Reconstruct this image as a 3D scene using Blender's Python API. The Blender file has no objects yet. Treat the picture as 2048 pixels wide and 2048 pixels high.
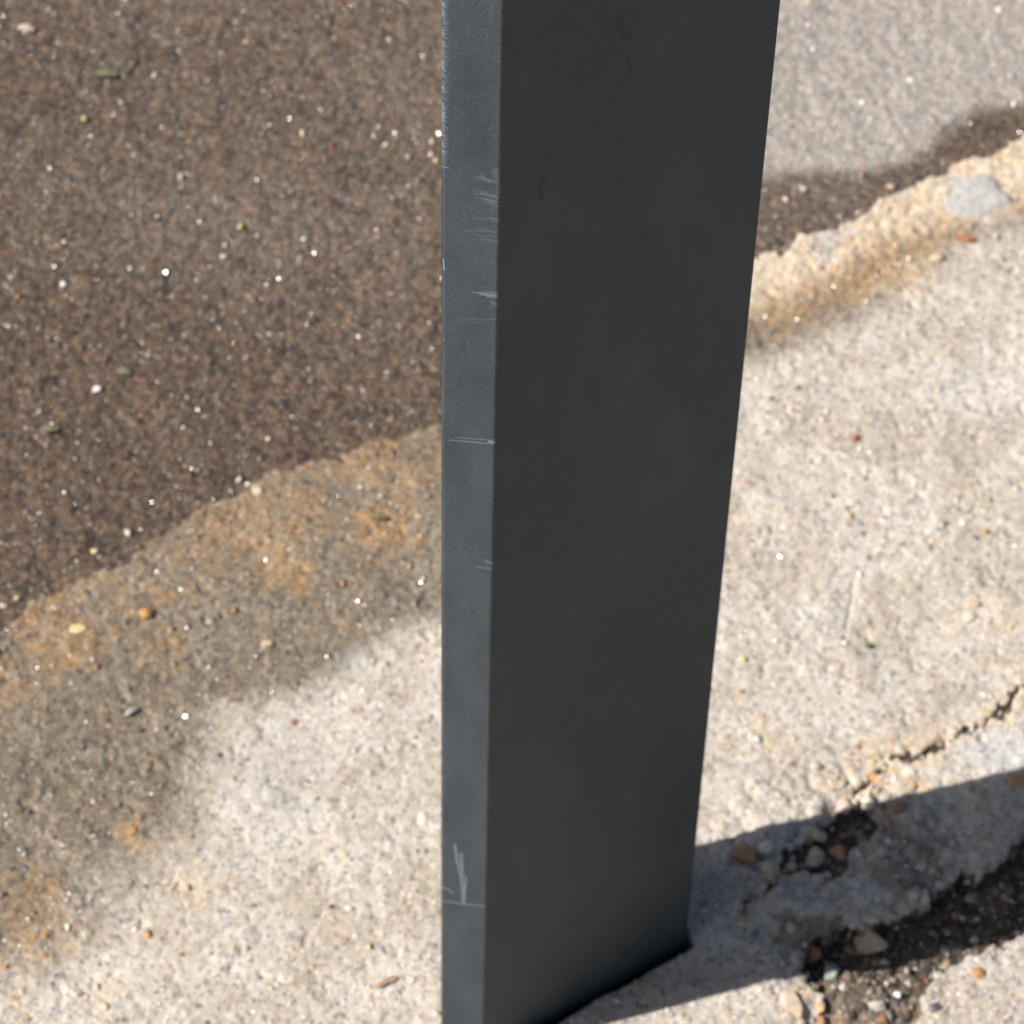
import bpy, math, random
import numpy as np
from mathutils import Matrix, Vector

S = bpy.context.scene
C = S.collection
random.seed(4); RNG = np.random.default_rng(11)

# ------------------------------------------------------------------ camera
PITCH = math.radians(54.0)
FPX = 5778.0 * math.tan(PITCH)                 # focal length for a 2048 px wide picture
_n = np.array([-146.0, -5776.0, -FPX]); _n /= np.linalg.norm(_n)
_Z = -_n; _X = np.array([1.0, 0, 0]) - _Z[0] * _Z; _X /= np.linalg.norm(_X); _Y = np.cross(_Z, _X)
RC = np.array([_X, _Y, _Z])
CAM_H = 1.445
cam_d = bpy.data.cameras.new('camera'); cam = bpy.data.objects.new('camera', cam_d); C.objects.link(cam)
M = Matrix([list(RC[0]) + [0], list(RC[1]) + [0], list(RC[2]) + [CAM_H], [0, 0, 0, 1]])
cam.matrix_world = M
cam_d.sensor_width = 36.0; cam_d.sensor_fit = 'HORIZONTAL'
cam_d.lens = 36.0 * FPX / 2048.0
cam_d.clip_start = 0.02; cam_d.clip_end = 500
cam_d.dof.use_dof = True
cam_d.dof.focus_distance = 1.18
cam_d.dof.aperture_fstop = 29.5
S.camera = cam

# ------------------------------------------------------------------ sun, sky, exposure
SUN_EL = math.radians(43); SUN_AZ = math.radians(16.0)    # the light travels towards SUN_AZ
trav = Vector((math.cos(SUN_AZ) * math.cos(SUN_EL), math.sin(SUN_AZ) * math.cos(SUN_EL), -math.sin(SUN_EL)))
sd_ = bpy.data.lights.new('sun', 'SUN'); sd_.energy = 5.0; sd_.angle = math.radians(0.53); sd_.color = (1.0, 0.945, 0.87)
sun = bpy.data.objects.new('sun', sd_); C.objects.link(sun)
sun.rotation_euler = trav.to_track_quat('-Z', 'Y').to_euler(); sun.location = (-3, -1, 3)
W = bpy.data.worlds.new('World'); S.world = W; W.use_nodes = True
wn = W.node_tree; sky = wn.nodes.new('ShaderNodeTexSky'); sky.sky_type = 'NISHITA'; sky.sun_disc = False
sky.sun_elevation = SUN_EL; sky.sun_rotation = math.atan2(-trav.x, -trav.y)
sky.air_density = 1.0; sky.dust_density = 2.5; sky.ozone_density = .7
bg = wn.nodes['Background']; bg.inputs['Strength'].default_value = 0.056
wn.links.new(sky.outputs[0], bg.inputs['Color'])
S.view_settings.view_transform = 'Standard'; S.view_settings.look = 'None'
S.view_settings.exposure = 0.30; S.view_settings.gamma = 1.0; S.view_settings.use_curve_mapping = False
S.render.engine = 'CYCLES'
S.cycles.use_denoising = True
S.cycles.max_bounces = 6

# ------------------------------------------------------------------ helpers
def ground_at(px, py, z=0.0):
    d = RC @ np.array([px - 1024.0, 1024.0 - py, -FPX]); t = (z - CAM_H) / d[2]
    return np.array([d[0] * t, d[1] * t])

def tag(o, label=None, cat=None, group=None, kind=None):
    if label: o['label'] = label
    if cat: o['category'] = cat
    if group: o['group'] = group
    if kind: o['kind'] = kind
    return o

def hash2(ix, iy, seed):
    h = (ix.astype(np.int64) * 374761393 + iy.astype(np.int64) * 668265263 + seed * 1442695041) & 0xFFFFFFFF
    h = ((h ^ (h >> 13)) * 1274126177) & 0xFFFFFFFF
    h = ((h ^ (h >> 16)) * 2246822519) & 0xFFFFFFFF
    return ((h ^ (h >> 15)) & 0xFFFFFF) / float(0xFFFFFF)

def vnoise(x, y, wl, seed):                     # value noise in -1..1
    an = .4 + seed * 1.7; ca, sa = math.cos(an), math.sin(an); x, y = (x * ca - y * sa) / wl, (x * sa + y * ca) / wl
    ix = np.floor(x); iy = np.floor(y); fx = x - ix; fy = y - iy
    fx = fx * fx * fx * (fx * (fx * 6 - 15) + 10); fy = fy * fy * fy * (fy * (fy * 6 - 15) + 10)
    a = hash2(ix, iy, seed); b = hash2(ix + 1, iy, seed); c = hash2(ix, iy + 1, seed); d = hash2(ix + 1, iy + 1, seed)
    return ((a + (b - a) * fx) * (1 - fy) + (c + (d - c) * fx) * fy) * 2 - 1

def fbm(x, y, wl, octs, seed, gain=.5):
    s = 0; a = 1; t = 0
    for k in range(octs):
        s = s + a * vnoise(x * (1 + .13 * k) + 7.3 * k, y + 3.1 * k, wl, seed + k); t += a; a *= gain; wl *= .5
    return s / t

def stones(x, y, wl, seed):                     # rounded cell bumps 0..1 (embedded aggregate)
    u = (x * .83 - y * .557) / wl; v = (x * .557 + y * .83) / wl; iu = np.floor(u); iv = np.floor(v); best = np.full(x.shape, 9.0)
    for dx in (-1, 0, 1):
        for dy in (-1, 0, 1):
            cx = iu + dx; cy = iv + dy
            px = cx + .15 + .7 * hash2(cx, cy, seed); py = cy + .15 + .7 * hash2(cx, cy, seed + 5)
            r = .35 + .55 * hash2(cx, cy, seed + 9)
            best = np.minimum(best, ((u - px) ** 2 + (v - py) ** 2) / (r * r))
    return np.sqrt(np.clip(1 - best, 0, 1))

def seg_dist(x, y, pts, closed=False):          # distance and side (+ = left of travel) to a polyline
    best = np.full(x.shape, 1e9); side = np.zeros(x.shape)
    P = list(pts) + ([pts[0]] if closed else [])
    for a, b in zip(P[:-1], P[1:]):
        dx, dy = b[0] - a[0], b[1] - a[1]; L = dx * dx + dy * dy + 1e-18
        t = np.clip(((x - a[0]) * dx + (y - a[1]) * dy) / L, 0, 1)
        d = np.hypot(x - a[0] - t * dx, y - a[1] - t * dy)
        cr = dx * (y - a[1]) - dy * (x - a[0])
        m = d < best - 1e-9
        side = np.where(m, np.sign(cr), side)
        # at shared corners keep the segment whose line is farther (robust sign)
        best = np.where(m, d, best)
    return best, side

def inside(x, y, poly):
    r = np.zeros(x.shape, bool); n = len(poly)
    for i in range(n):
        x0, y0 = poly[i]; x1, y1 = poly[(i + 1) % n]
        c = ((y0 > y) != (y1 > y)) & (x < (x1 - x0) * (y - y0) / ((y1 - y0) if y1 != y0 else 1e-12) + x0)
        r ^= c
    return r

def sdf_poly(x, y, px_pts):                     # + inside, metres; points given where they lie on the ground
    P = [tuple(p) for p in px_pts]
    d, _ = seg_dist(x, y, P, True)
    return np.where(inside(x, y, P), d, -d)

def G(*pts): return [tuple(ground_at(px, py)) for px, py in pts]
def sstep(a, b, x):
    t = np.clip((x - a) / (b - a), 0, 1); return t * t * (3 - 2 * t)

# ------------------------------------------------------------------ outlines of the ground's regions
# each list runs across the ground; far ends are carried on well past the view
edge_T = G((-60, 1300), (0, 1274), (28, 1253), (47, 1220), (107, 1190), (186, 1155), (270, 1122), (303, 1076), (363, 1043),
           (433, 1011), (508, 978), (564, 938), (652, 922), (722, 897), (792, 880), (876, 852), (1000, 770), (1150, 700), (1300, 620),
           (1440, 560), (1509, 522), (1563, 507), (1574, 485), (1646, 467), (1700, 449), (1726, 442), (1740, 409), (1777, 395),
           (1867, 362), (1936, 326), (1994, 308), (2048, 268), (2120, 240))
def far(p, d, L=60): return (p[0] + d[0] * L, p[1] + d[1] * L)
tar_poly = [far(edge_T[0], (-1, -.55))] + edge_T + [far(edge_T[-1], (1, .5)), (80, 200), (-200, 200)]
# wet stain on tarmac: its soft upper border
w1 = G((560, -420), (760, -260), (960, -20), (1040, 130), (1150, 250), (1300, 320), (1440, 350), (1527, 352), (1574, 333), (1654, 332), (1708, 346), (1799, 326),
       (1853, 283), (1882, 246), (1943, 212), (2048, 205), (2120, 200))
wet_t = w1[::-1] + [far(w1[0], (-.4, 1), .6), (-1.5, 2.6), (-1.5, .9)] + G((-200, 1500), (600, 1150), (1000, 900), (1440, 600), (1700, 500), (1900, 400), (2060, 320), (2140, 290))
# wet stain on concrete
wet_c = G((-500, 900), (0, 1180), (433, 960), (876, 800), (1200, 620), (1440, 575), (1500, 604), (1552, 590), (1654, 560), (1726, 518),
          (1817, 470), (1880, 462), (1907, 449), (1980, 446), (2023, 431), (2060, 384), (2160, 330), (2200, 420), (2060, 452), (1965, 485), (1907, 507),
          (1871, 534), (1824, 572), (1762, 624), (1690, 664), (1581, 706), (1487, 745), (1300, 860), (1100, 1050), (960, 1180), (880, 1225), (792, 1271), (699, 1350),
          (605, 1392), (512, 1405), (446, 1432), (424, 1502), (405, 1565), (380, 1637), (326, 1702), (225, 1767), (160, 1860), (90, 1930),
          (0, 1985), (-400, 2150))
# damp, sandy band along the concrete's edge
soil_gap = G((2300, 1500), (2130, 1560), (2048, 1648), (2033, 1672), (2005, 1709), (1977, 1737), (1954, 1753), (1940, 1737), (1893, 1746), (1879, 1774), (1851, 1779),
             (1847, 1802), (1814, 1816), (1780, 1825), (1740, 1839), (1688, 1858), (1640, 1874), (1595, 1895), (1590, 1951), (1614, 1974), (1650, 1990), (1600, 2080), (1560, 2200),
             (1780, 2200), (1837, 2048), (1870, 1975), (1902, 1937), (2048, 1868), (2180, 1800), (2400, 1690))
soil_pocket = G((1640, 1660), (1668, 1628), (1715, 1612), (1760, 1612), (1745, 1640), (1765, 1668), (1722, 1702), (1690, 1752), (1640, 1768), (1600, 1745), (1565, 1762), (1540, 1748), (1575, 1700))
cracks = [G((2200, 1300), (2120, 1330), (2048, 1385), (2005, 1425), (1935, 1464), (1893, 1487), (1860, 1504), (1800, 1530), (1753, 1546), (1720, 1580), (1711, 1615)),
          G((1600, 1745), (1560, 1762), (1520, 1800), (1490, 1830))]
small_cracks = [G((1708, 1170), (1700, 1220), (1692, 1262))]

# ------------------------------------------------------------------ post frame
pB = ground_at(965, 2114); pC = ground_at(1373, 1890)
u = (pC - pB); FACE_W = float(np.linalg.norm(u)); u = u / FACE_W
pA = ground_at(875, 2092); pD = ground_at(1250, 1730)  # unseen back corner pD shaped to set the far edge of the post's shadow
v = pA - pB; SIDE_W = float(np.linalg.norm(v)); v = v / SIDE_W          # along the narrow side
post_quad = [pB, pC, pD, pA]

# ------------------------------------------------------------------ height and colour fields of the ground
def fields(x, y):
    n1 = fbm(x, y, .012, 3, 21); n2 = fbm(x, y, .012, 3, 41)
    qx = x + .0040 * n1 + .0019 * vnoise(x, y, .0030, 61); qy = y + .0040 * n2 + .0019 * vnoise(x, y, .0030, 62)
    T = sdf_poly(qx, qy, tar_poly)
    far_fade = sstep(1.6, .8, np.hypot(x, y - 1.05))
    m1 = fbm(x, y, .05, 4, 81); m2 = fbm(x, y, .05, 4, 91)
    sx = x + .006 * m1; sy = y + .006 * m2
    Wt = sdf_poly(sx, sy, wet_t); Wc = sdf_poly(sx, sy, wet_c)
    tar = T > 0; ws = .0035 + .012 * sstep(.95, .85, y) * sstep(.05, -.1, x)
    wet = np.where(tar, sstep(-.007, .008, Wt + .003 * n1), sstep(-.0085 - ws, .0115 + ws, Wc + .003 * n1))
    # uneven drying inside the stains
    dry = fbm(x, y, .11, 3, 131)
    wet = wet * np.clip(.93 + .16 * dry - .16 * sstep(1.08, 1.40, y), 0, 1)
    # the strip of concrete next to the tarmac is half dry, the sandy crest wholly dry on the right
    soil = sdf_poly(qx, qy, soil_gap)
    pocket = sdf_poly(qx + .002 * n2, qy, soil_pocket)
    so = np.maximum(soil, pocket)
    # sand: a band along the edge, and patches
    bandw = .040 + .018 * m1
    d_edge = -T
    sand = sstep(bandw + .010, bandw - .016, d_edge) * (~tar) * (.62 + .38 * sstep(.12, .2, x)) * sstep(-.45, .25, fbm(x, y, .018, 3, 171) + .25)
    for (cx, cy, r, k) in sand_spots:
        d = np.hypot((x - cx) + .004 * n1, (y - cy) * 1.0 + .004 * n2)
        sand = np.maximum(sand, k * sstep(r * 1.25, r * .4, d + .006 * vnoise(x, y, .006, 181)))
    ci = np.full(x.shape, 9.0)
    for c in cracks:
        d, _ = seg_dist(qx, qy, c); ci = np.minimum(ci, d)
    cw = .0007 + .0010 * vnoise(x, y, .01, 201)
    cw = cw + .0002 * sstep(.175, .20, x)
    crack = sstep(cw + .0013, cw - .0006, ci)
    for c in small_cracks:
        d, _ = seg_dist(x + .001 * n1, y, c); crack = np.maximum(crack, .35 * sstep(.0012, .0002, d))
    sand = np.maximum(sand, .75 * sstep(.012, .003, ci + .003 * n1) * (so < 0))
    pale = np.zeros(x.shape)
    for (cx, cy, rx, ry, k) in pale_spots:
        d = np.hypot((x - cx) / rx, (y - cy) / ry) + .22 * n1
        pale = np.maximum(pale, k * sstep(1.15, .8, d))
    # ---- height
    big = .0022 * fbm(x, y, .16, 3, 221)
    zc = .0018 + .0007 * fbm(x, y, .02, 3, 231) + .0003 * stones(x, y, .0042, 251) + .0007 * stones(x, y, .0095, 255) * sstep(0, .4, vnoise(x, y, .014, 258)) + .0001 * vnoise(x, y, .0024, 259)
    pits = sstep(.45, .75, vnoise(x, y, .007, 261)) * sstep(.0, .5, vnoise(x, y, .0026, 262)); zc = zc - .0011 * pits
    zc = zc + sand * (.0006 * fbm(x, y, .008, 2, 271) + .0006 * stones(x, y, .006, 275))
    zt = -.0012 + .0006 * stones(x, y, .0052, 281) + .0004 * stones(x, y, .0026, 285) + .0009 * fbm(x, y, .010, 3, 291)
    zt = zt + .0008 * sstep(.008, 0, T)
    lip = sstep(-.0012, .0008, T)
    rub = sstep(.085, .03, np.hypot(x - rub_c[0], y - rub_c[1]) + .012 * m1) * (~tar)
    zc = zc + rub * (.0032 * fbm(x, y, .022, 3, 401) + .0028 * stones(x, y, .011, 405) + .0008 * stones(x, y, .005, 407) - .001)
    z = zc * (1 - lip) + zt * lip
    zs = -.0145 + .0035 * fbm(x, y, .02, 3, 301) + .0012 * stones(x, y, .006, 305) + .0005 * stones(x, y, .003, 306)
    # loose soil slopes up on to the near slab; the far side is the broken, steep edge
    gs = ground_at(1725, 2015); near = sstep(.032, .006, np.hypot((x - gs[0]) * .8, (y - gs[1])))
    zs = zs + .0125 * near
    zp = -.0048 + .002 * fbm(x, y, .012, 2, 311) + .001 * stones(x, y, .005, 315)
    kS = sstep(-.0006, .0028, soil); kP = sstep(-.0005, .003, pocket)
    round_edge = .0022 * sstep(-.012, 0, so) * sstep(0.0006, -.0006, so)
    z = z - round_edge
    z = z * (1 - kS) + zs * kS; z = np.where(kP > kS, z * (1 - kP) + zp * kP, z)
    z = z - crack * .0030 * (1 - kS)
    z = z + big * far_fade
    # narrow dark crevice round the post's foot
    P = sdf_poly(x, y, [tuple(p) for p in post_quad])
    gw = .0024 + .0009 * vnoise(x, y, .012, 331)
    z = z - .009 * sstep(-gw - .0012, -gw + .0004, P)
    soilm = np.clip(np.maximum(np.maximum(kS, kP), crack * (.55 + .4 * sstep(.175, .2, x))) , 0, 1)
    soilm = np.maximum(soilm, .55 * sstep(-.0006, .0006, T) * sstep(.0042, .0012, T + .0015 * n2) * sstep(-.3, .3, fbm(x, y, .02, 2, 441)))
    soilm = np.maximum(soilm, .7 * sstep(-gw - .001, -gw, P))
    silt_and_lit = np.maximum(near * kS + .35 * kS, .75 * sstep(.15, .55, fbm(x, y, .030, 3, 431) + .35 * rub - .05) * rub * (1 - kS))  # soil by the near slab is also painted paler, as sunlit
    silt_and_lit = np.maximum(silt_and_lit, kP * (.35 + .35 * fbm(x, y, .012, 2, 451)))
    silt_and_lit = np.maximum(silt_and_lit, .9 * sstep(.012, .002, np.hypot(x - spot2[0], (y - spot2[1]) * .8) - .009 - .010 * n1) * (1 - kS))
    return dict(silt_and_lit=silt_and_lit, z=z, T=T, wet=wet, sand=sand, soil=soilm, pale=pale, so=so)

def gx(px, py): return ground_at(px, py)
rub_c = gx(1720, 1780); spot2 = gx(1640, 1900)
sand_spots = []
for (px, py, r, k) in [(140, 1290, .022, .75), (330, 1300, .016, .5), (70, 1800, .020, .55), (100, 1900, .018, .55), (265, 1668, .010, .9),
                       (390, 1780, .010, .6), (210, 1990, .012, .55), (40, 2030, .012, .5), (440, 1770, .012, .4), (700, 1240, .014, .35),
                       (1760, 1520, .016, .9), (1800, 1570, .012, .8), (1700, 1570, .010, .6), (1530, 1470, .012, .45), (1960, 1240, .018, .35), (1500, 1050, .014, .25),
                       (1600, 930, .016, .25), (1480, 1600, .010, .35), (2040, 1340, .014, .55), (1600, 2010, .012, .7), (1560, 620, .020, .9), (560, 1130, .02, .7), (760, 1060, .02, .9)]:
    c = gx(px, py); sand_spots.append((c[0], c[1], r, k))
pale_spots = []
for (px, py, rx, ry, k) in [(1990, 1508, .019, .011, 1.0), (712, 1320, .009, .007, .8), (1640, 1240, .016, .012, .18), (2010, 780, .03, .03, .22), (550, 1560, .03, .03, .35),
                            (980, 1640, .02, .02, .3), (2040, 1400, .010, .010, .3)]:
    c = gx(px, py); pale_spots.append((c[0], c[1], rx, ry, k))

def axis(lo, hi, step, reach, grow=1.22):
    a = list(np.arange(lo, hi, step)); s = step; b = []
    x = lo
    while x > -reach: s = min(s * grow, 6.0); x -= s; b.append(x)
    s = step; x = a[-1]; e = []
    while x < reach: s = min(s * grow, 6.0); x += s; e.append(x)
    return np.array(b[::-1] + a + e)
gxs = axis(-.285, .325, .0009, 60); gys = axis(.755, 1.43, .00095, 60)
XX, YY = np.meshgrid(gxs, gys)
Fd = fields(XX, YY)

def grid_object(name, mask_faces, mat):
    ny, nx = XX.shape
    fj, fi = np.nonzero(mask_faces)
    a = fj * nx + fi; quads = np.stack([a, a + 1, a + nx + 1, a + nx], 1)
    used, inv = np.unique(quads.ravel(), return_inverse=True)
    me = bpy.data.meshes.new(name)
    co = np.stack([XX.ravel()[used], YY.ravel()[used], Fd['z'].ravel()[used]], 1).astype(np.float32)
    me.vertices.add(len(used)); me.vertices.foreach_set('co', co.ravel())
    nf = len(quads); me.loops.add(nf * 4); me.loops.foreach_set('vertex_index', inv.astype(np.int32))
    me.polygons.add(nf); me.polygons.foreach_set('loop_start', np.arange(0, nf * 4, 4, dtype=np.int32))
    me.polygons.foreach_set('use_smooth', np.ones(nf, bool))
    me.update(calc_edges=True)
    def att(nm, r, g, b):
        at = me.attributes.new(nm, 'FLOAT_COLOR', 'POINT')
        arr = np.stack([q.ravel()[used] for q in (r, g, b)] + [np.ones(len(used))], 1).astype(np.float32)
        at.data.foreach_set('color', arr.ravel())
    att('zone', np.clip(Fd['T'] / .02 + .5, 0, 1), Fd['wet'], Fd['sand'])
    att('cover', Fd['soil'], Fd['pale'], Fd['silt_and_lit'])
    me.materials.append(mat)
    o = bpy.data.objects.new(name, me); C.objects.link(o); tag(o, kind='structure')
    return o

# ------------------------------------------------------------------ materials
class NT:
    def __init__(s, name):
        s.m = bpy.data.materials.new(name); s.m.use_nodes = True; s.t = s.m.node_tree; s.t.nodes.clear()
        s.out = s.n('ShaderNodeOutputMaterial'); s.b = s.n('ShaderNodeBsdfPrincipled'); s.l(s.b.outputs[0], s.out.inputs[0])
    def n(s, t, **k):
        o = s.t.nodes.new(t)
        for a, b in k.items(): setattr(o, a, b)
        return o
    def l(s, a, b): s.t.links.new(a, b)
    def put(s, i, x):
        if hasattr(x, 'is_output') or hasattr(x, 'links'): s.l(x, i)
        else: i.default_value = x
    def math(s, op, a, b=0.0, c=None, clamp=False):
        o = s.n('ShaderNodeMath', operation=op); o.use_clamp = clamp
        s.put(o.inputs[0], a); s.put(o.inputs[1], b)
        if c is not None: s.put(o.inputs[2], c)
        return o.outputs[0]
    def vmath(s, op, a, b=None):
        o = s.n('ShaderNodeVectorMath', operation=op); s.put(o.inputs[0], a)
        if b is not None: s.put(o.inputs[1], b)
        return o
    def mix(s, f, a, b, mode='MIX'):
        o = s.n('ShaderNodeMix', data_type='RGBA', blend_type=mode); s.put(o.inputs[0], f)
        def c(i, x):
            if isinstance(x, tuple) and len(x) == 3: x = x + (1,)
            s.put(i, x)
        c(o.inputs[6], a); c(o.inputs[7], b); return o.outputs[2]
    def rng(s, x, a, b, c=0.0, d=1.0, smooth=True):
        o = s.n('ShaderNodeMapRange'); o.interpolation_type = 'SMOOTHSTEP' if smooth else 'LINEAR'
        s.put(o.inputs[0], x)
        for i, q in enumerate((a, b, c, d)): s.put(o.inputs[i + 1], q)
        return o.outputs[0]
    def ramp(s, x, stops, const=False):
        o = s.n('ShaderNodeValToRGB'); r = o.color_ramp; r.interpolation = 'CONSTANT' if const else 'LINEAR'
        while len(r.elements) < len(stops): r.elements.new(.5)
        for e, (p, c) in zip(r.elements, stops): e.position = p; e.color = tuple(c) + (1,)
        s.put(o.inputs[0], x); return o.outputs[0]
    def noise(s, vec, scale, detail=3, rough=.55):
        o = s.n('ShaderNodeTexNoise'); s.put(o.inputs['Vector'], vec); o.inputs['Scale'].default_value = scale
        o.inputs['Detail'].default_value = detail; o.inputs['Roughness'].default_value = rough; return o.outputs[0]
    def vor(s, vec, scale, feat='F1'):
        o = s.n('ShaderNodeTexVoronoi', feature=feat); s.put(o.inputs['Vector'], vec); o.inputs['Scale'].default_value = scale; return o
    def sep(s, x):
        o = s.n('ShaderNodeSeparateColor'); s.l(x, o.inputs[0]); return o.outputs

def wet_look(m, col, wet, tar, sand=0.0):
    """damp stone: darker, browner, glossier"""
    tint = m.mix(tar, (.43, .395, .345), (.33, .265, .215))
    tint = m.mix(sand, tint, (.62, .51, .38))
    dark = m.mix(1.0, col, tint, 'MULTIPLY')
    return m.mix(wet, col, dark)

def ground_material():
    m = NT('ground_surface'); tc = m.n('ShaderNodeTexCoord').outputs['Object']
    z = m.sep(m.n('ShaderNodeAttribute', attribute_name='zone').outputs['Color'])
    c = m.sep(m.n('ShaderNodeAttribute', attribute_name='cover').outputs['Color'])
    wob = m.noise(tc, 900, 2); warp = m.n('ShaderNodeTexNoise'); m.l(tc, warp.inputs['Vector']); warp.inputs['Scale'].default_value = 500
    wv = m.vmath('SCALE', warp.outputs[1]); wv.inputs[3].default_value = .0012
    tw = m.vmath('ADD', tc, wv.outputs[0]).outputs[0]
    cell = m.vor(tw, 430); cr = m.sep(cell.outputs['Color'])
    cell2 = m.vor(tw, 170); cr2 = m.sep(cell2.outputs['Color'])
    fine = m.noise(tc, 1500, 3, .6); mid = m.noise(tc, 220, 4, .6); low = m.noise(tc, 28, 4, .6)
    wet = m.rng(m.math('ADD', z[1], m.math('MULTIPLY', m.math('SUBTRACT', mid, .5), .35)), .05, .92, smooth=False)
    concrete = m.ramp(cr[0], [(0, (.50, .45, .385)), (.30, (.56, .52, .465)), (.52, (.46, .405, .335)), (.68, (.60, .57, .53)), (.82, (.34, .31, .28)), (.90, (.52, .41, .29)), (.955, (.17, .165, .165)), (.985, (.42, .22, .10))], True)
    paste = m.ramp(mid, [(.25, (.34, .30, .255)), (.45, (.49, .445, .385)), (.62, (.57, .53, .475)), (.78, (.64, .615, .575))])
    concrete = m.mix(.55, concrete, paste)
    speck = m.math('LESS_THAN', m.sep(m.vor(tw, 620).outputs['Color'])[1], .075)
    concrete = m.mix(m.math('MULTIPLY', speck, .55), concrete, (.15, .14, .14))
    concrete = m.mix(m.rng(low, .36, .62), m.mix(1.0, concrete, (.96, .93, .91), 'MULTIPLY'), m.mix(1.0, concrete, (1.17, 1.19, 1.23), 'MULTIPLY'))
    pit = m.rng(m.noise(tc, 520, 2, .5), .685, .74); concrete = m.mix(m.math('MULTIPLY', pit, .7), concrete, (.17, .155, .14))
    buff = m.rng(m.noise(tc, 300, 3, .6), .60, .70); concrete = m.mix(m.math('MULTIPLY', buff, .22), concrete, (.60, .47, .32))
    sand = m.ramp(cr[1], [(0, (.60, .46, .29)), (.28, (.66, .55, .40)), (.5, (.50, .36, .20)), (.64, (.60, .56, .50)), (.8, (.30, .27, .24)), (.9, (.55, .29, .09)), (.96, (.38, .17, .10))], True)
    sand = m.mix(.45, sand, m.ramp(mid, [(.3, (.42, .30, .17)), (.5, (.62, .50, .34)), (.7, (.72, .62, .47))]))
    tar = m.ramp(cr2[0], [(0, (.36, .325, .29)), (.3, (.44, .41, .385)), (.5, (.31, .285, .27)), (.66, (.40, .36, .33)), (.78, (.46, .42, .38)), (.87, (.24, .26, .28)), (.94, (.19, .19, .20)), (.975, (.50, .36, .26))], True)
    tar2 = m.ramp(cr[2], [(0, (.37, .33, .295)), (.35, (.45, .42, .39)), (.6, (.29, .275, .265)), (.8, (.50, .47, .44)), (.93, (.20, .21, .23))], True)
    tar = m.mix(.5, tar, tar2); tar = m.mix(.35, tar, m.ramp(mid, [(.3, (.27, .24, .22)), (.7, (.50, .46, .42))]))
    soil = m.ramp(cr[1], [(0, (.050, .038, .030)), (.5, (.075, .057, .042)), (.75, (.034, .029, .026)), (.90, (.20, .15, .10)), (.96, (.34, .32, .29)), (.985, (.28, .13, .07))], True)
    soil = m.mix(.4, soil, (.050, .040, .032))
    mott = m.noise(tc, 330, 3, .7)
    dampk = m.math('ADD', .30, m.math('MULTIPLY', wet, .7))
    tar = m.mix(dampk, tar, m.ramp(mott, [(.30, (.24, .27, .32)), (.44, (.74, .77, .80)), (.56, (1.16, 1.08, .98)), (.70, (1.75, 1.53, 1.30))]), 'MULTIPLY')
    tar = m.mix(dampk, tar, m.ramp(m.noise(tc, 170, 2, .6), [(.34, (.62, .66, .72)), (.5, (1, 1, 1)), (.68, (1.35, 1.24, 1.13))]), 'MULTIPLY')
    concrete = m.mix(m.math('MULTIPLY', wet, .8), concrete, m.ramp(mott, [(.32, (.45, .46, .48)), (.46, (.86, .87, .88)), (.56, (1.06, 1.05, 1.03)), (.70, (1.6, 1.55, 1.5))]), 'MULTIPLY')
    concrete = m.mix(1.0, concrete, m.ramp(mott, [(.27, (.62, .60, .58)), (.42, (.97, .97, .97)), (.6, (1.04, 1.03, 1.02)), (.75, (1.12, 1.11, 1.10))]), 'MULTIPLY')
    concrete = m.mix(1.0, concrete, (.965, .965, .955), 'MULTIPLY')
    fk = m.noise(tc, 760, 2, .6)
    tar = m.mix(dampk, tar, m.ramp(fk, [(.34, (.45, .46, .48)), (.45, (.84, .84, .85)), (.56, (.98, .97, .96)), (.68, (1.55, 1.5, 1.42))]), 'MULTIPLY')
    tar = m.mix(1.0, tar, (.95, .955, .965), 'MULTIPLY')
    T = m.rng(m.math('ADD', z[0], m.math('MULTIPLY', m.math('SUBTRACT', wob, .5), .05)), .485, .515)
    n2 = m.math('MULTIPLY', m.math('SUBTRACT', m.noise(tc, 130, 4, .7), .5), 2.0)
    clump = m.math('MULTIPLY', m.math('SUBTRACT', m.noise(tc, 400, 3, .7), .5), 3.4)
    sa = m.rng(m.math('ADD', z[2], m.math('ADD', m.math('MULTIPLY', n2, .6), clump)), .28, .90)
    sand = m.mix(1.0, sand, m.mix(wet, (1.10, 1.12, 1.18), (1.05, 1.0, .95)), 'MULTIPLY')
    col = m.mix(m.math('MULTIPLY', sa, .9), concrete, sand)
    pl = m.math('MULTIPLY', c[1], .8)
    col = m.mix(pl, col, m.mix(m.rng(mid, .35, .65), (.47, .475, .47), (.61, .61, .60)))
    col = m.mix(T, col, tar)
    so = m.rng(m.math('ADD', c[0], m.math('MULTIPLY', n2, .6)), .3, .6)
    col = wet_look(m, col, wet, T, m.math('MULTIPLY', m.math('MULTIPLY', sa, m.math('SUBTRACT', 1.0, T)), .85))
    col = m.mix(so, col, soil)
    col = m.mix(1.0, col, m.mix(m.rng(fine, .3, .7), (.80, .79, .78), (1.10, 1.10, 1.10)), 'MULTIPLY')
    si = m.rng(m.math('ADD', c[2], m.math('MULTIPLY', n2, .8)), .25, .8)
    silt_and_lit = m.ramp(cr2[2], [(0, (.20, .155, .11)), (.4, (.27, .21, .15)), (.7, (.15, .12, .09)), (.88, (.36, .28, .19)), (.95, (.42, .39, .35))], True)
    big = m.noise(tc, 75, 4, .6)
    col = m.mix(m.math('MULTIPLY', si, .85), col, m.mix(.4, silt_and_lit, (.20, .16, .12)))
    m.l(col, m.b.inputs['Base Color'])
    ro = m.math('SUBTRACT', .92, m.math('MULTIPLY', wet, .42)); m.l(ro, m.b.inputs['Roughness'])
    m.b.inputs['Specular IOR Level'].default_value = .35
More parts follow.
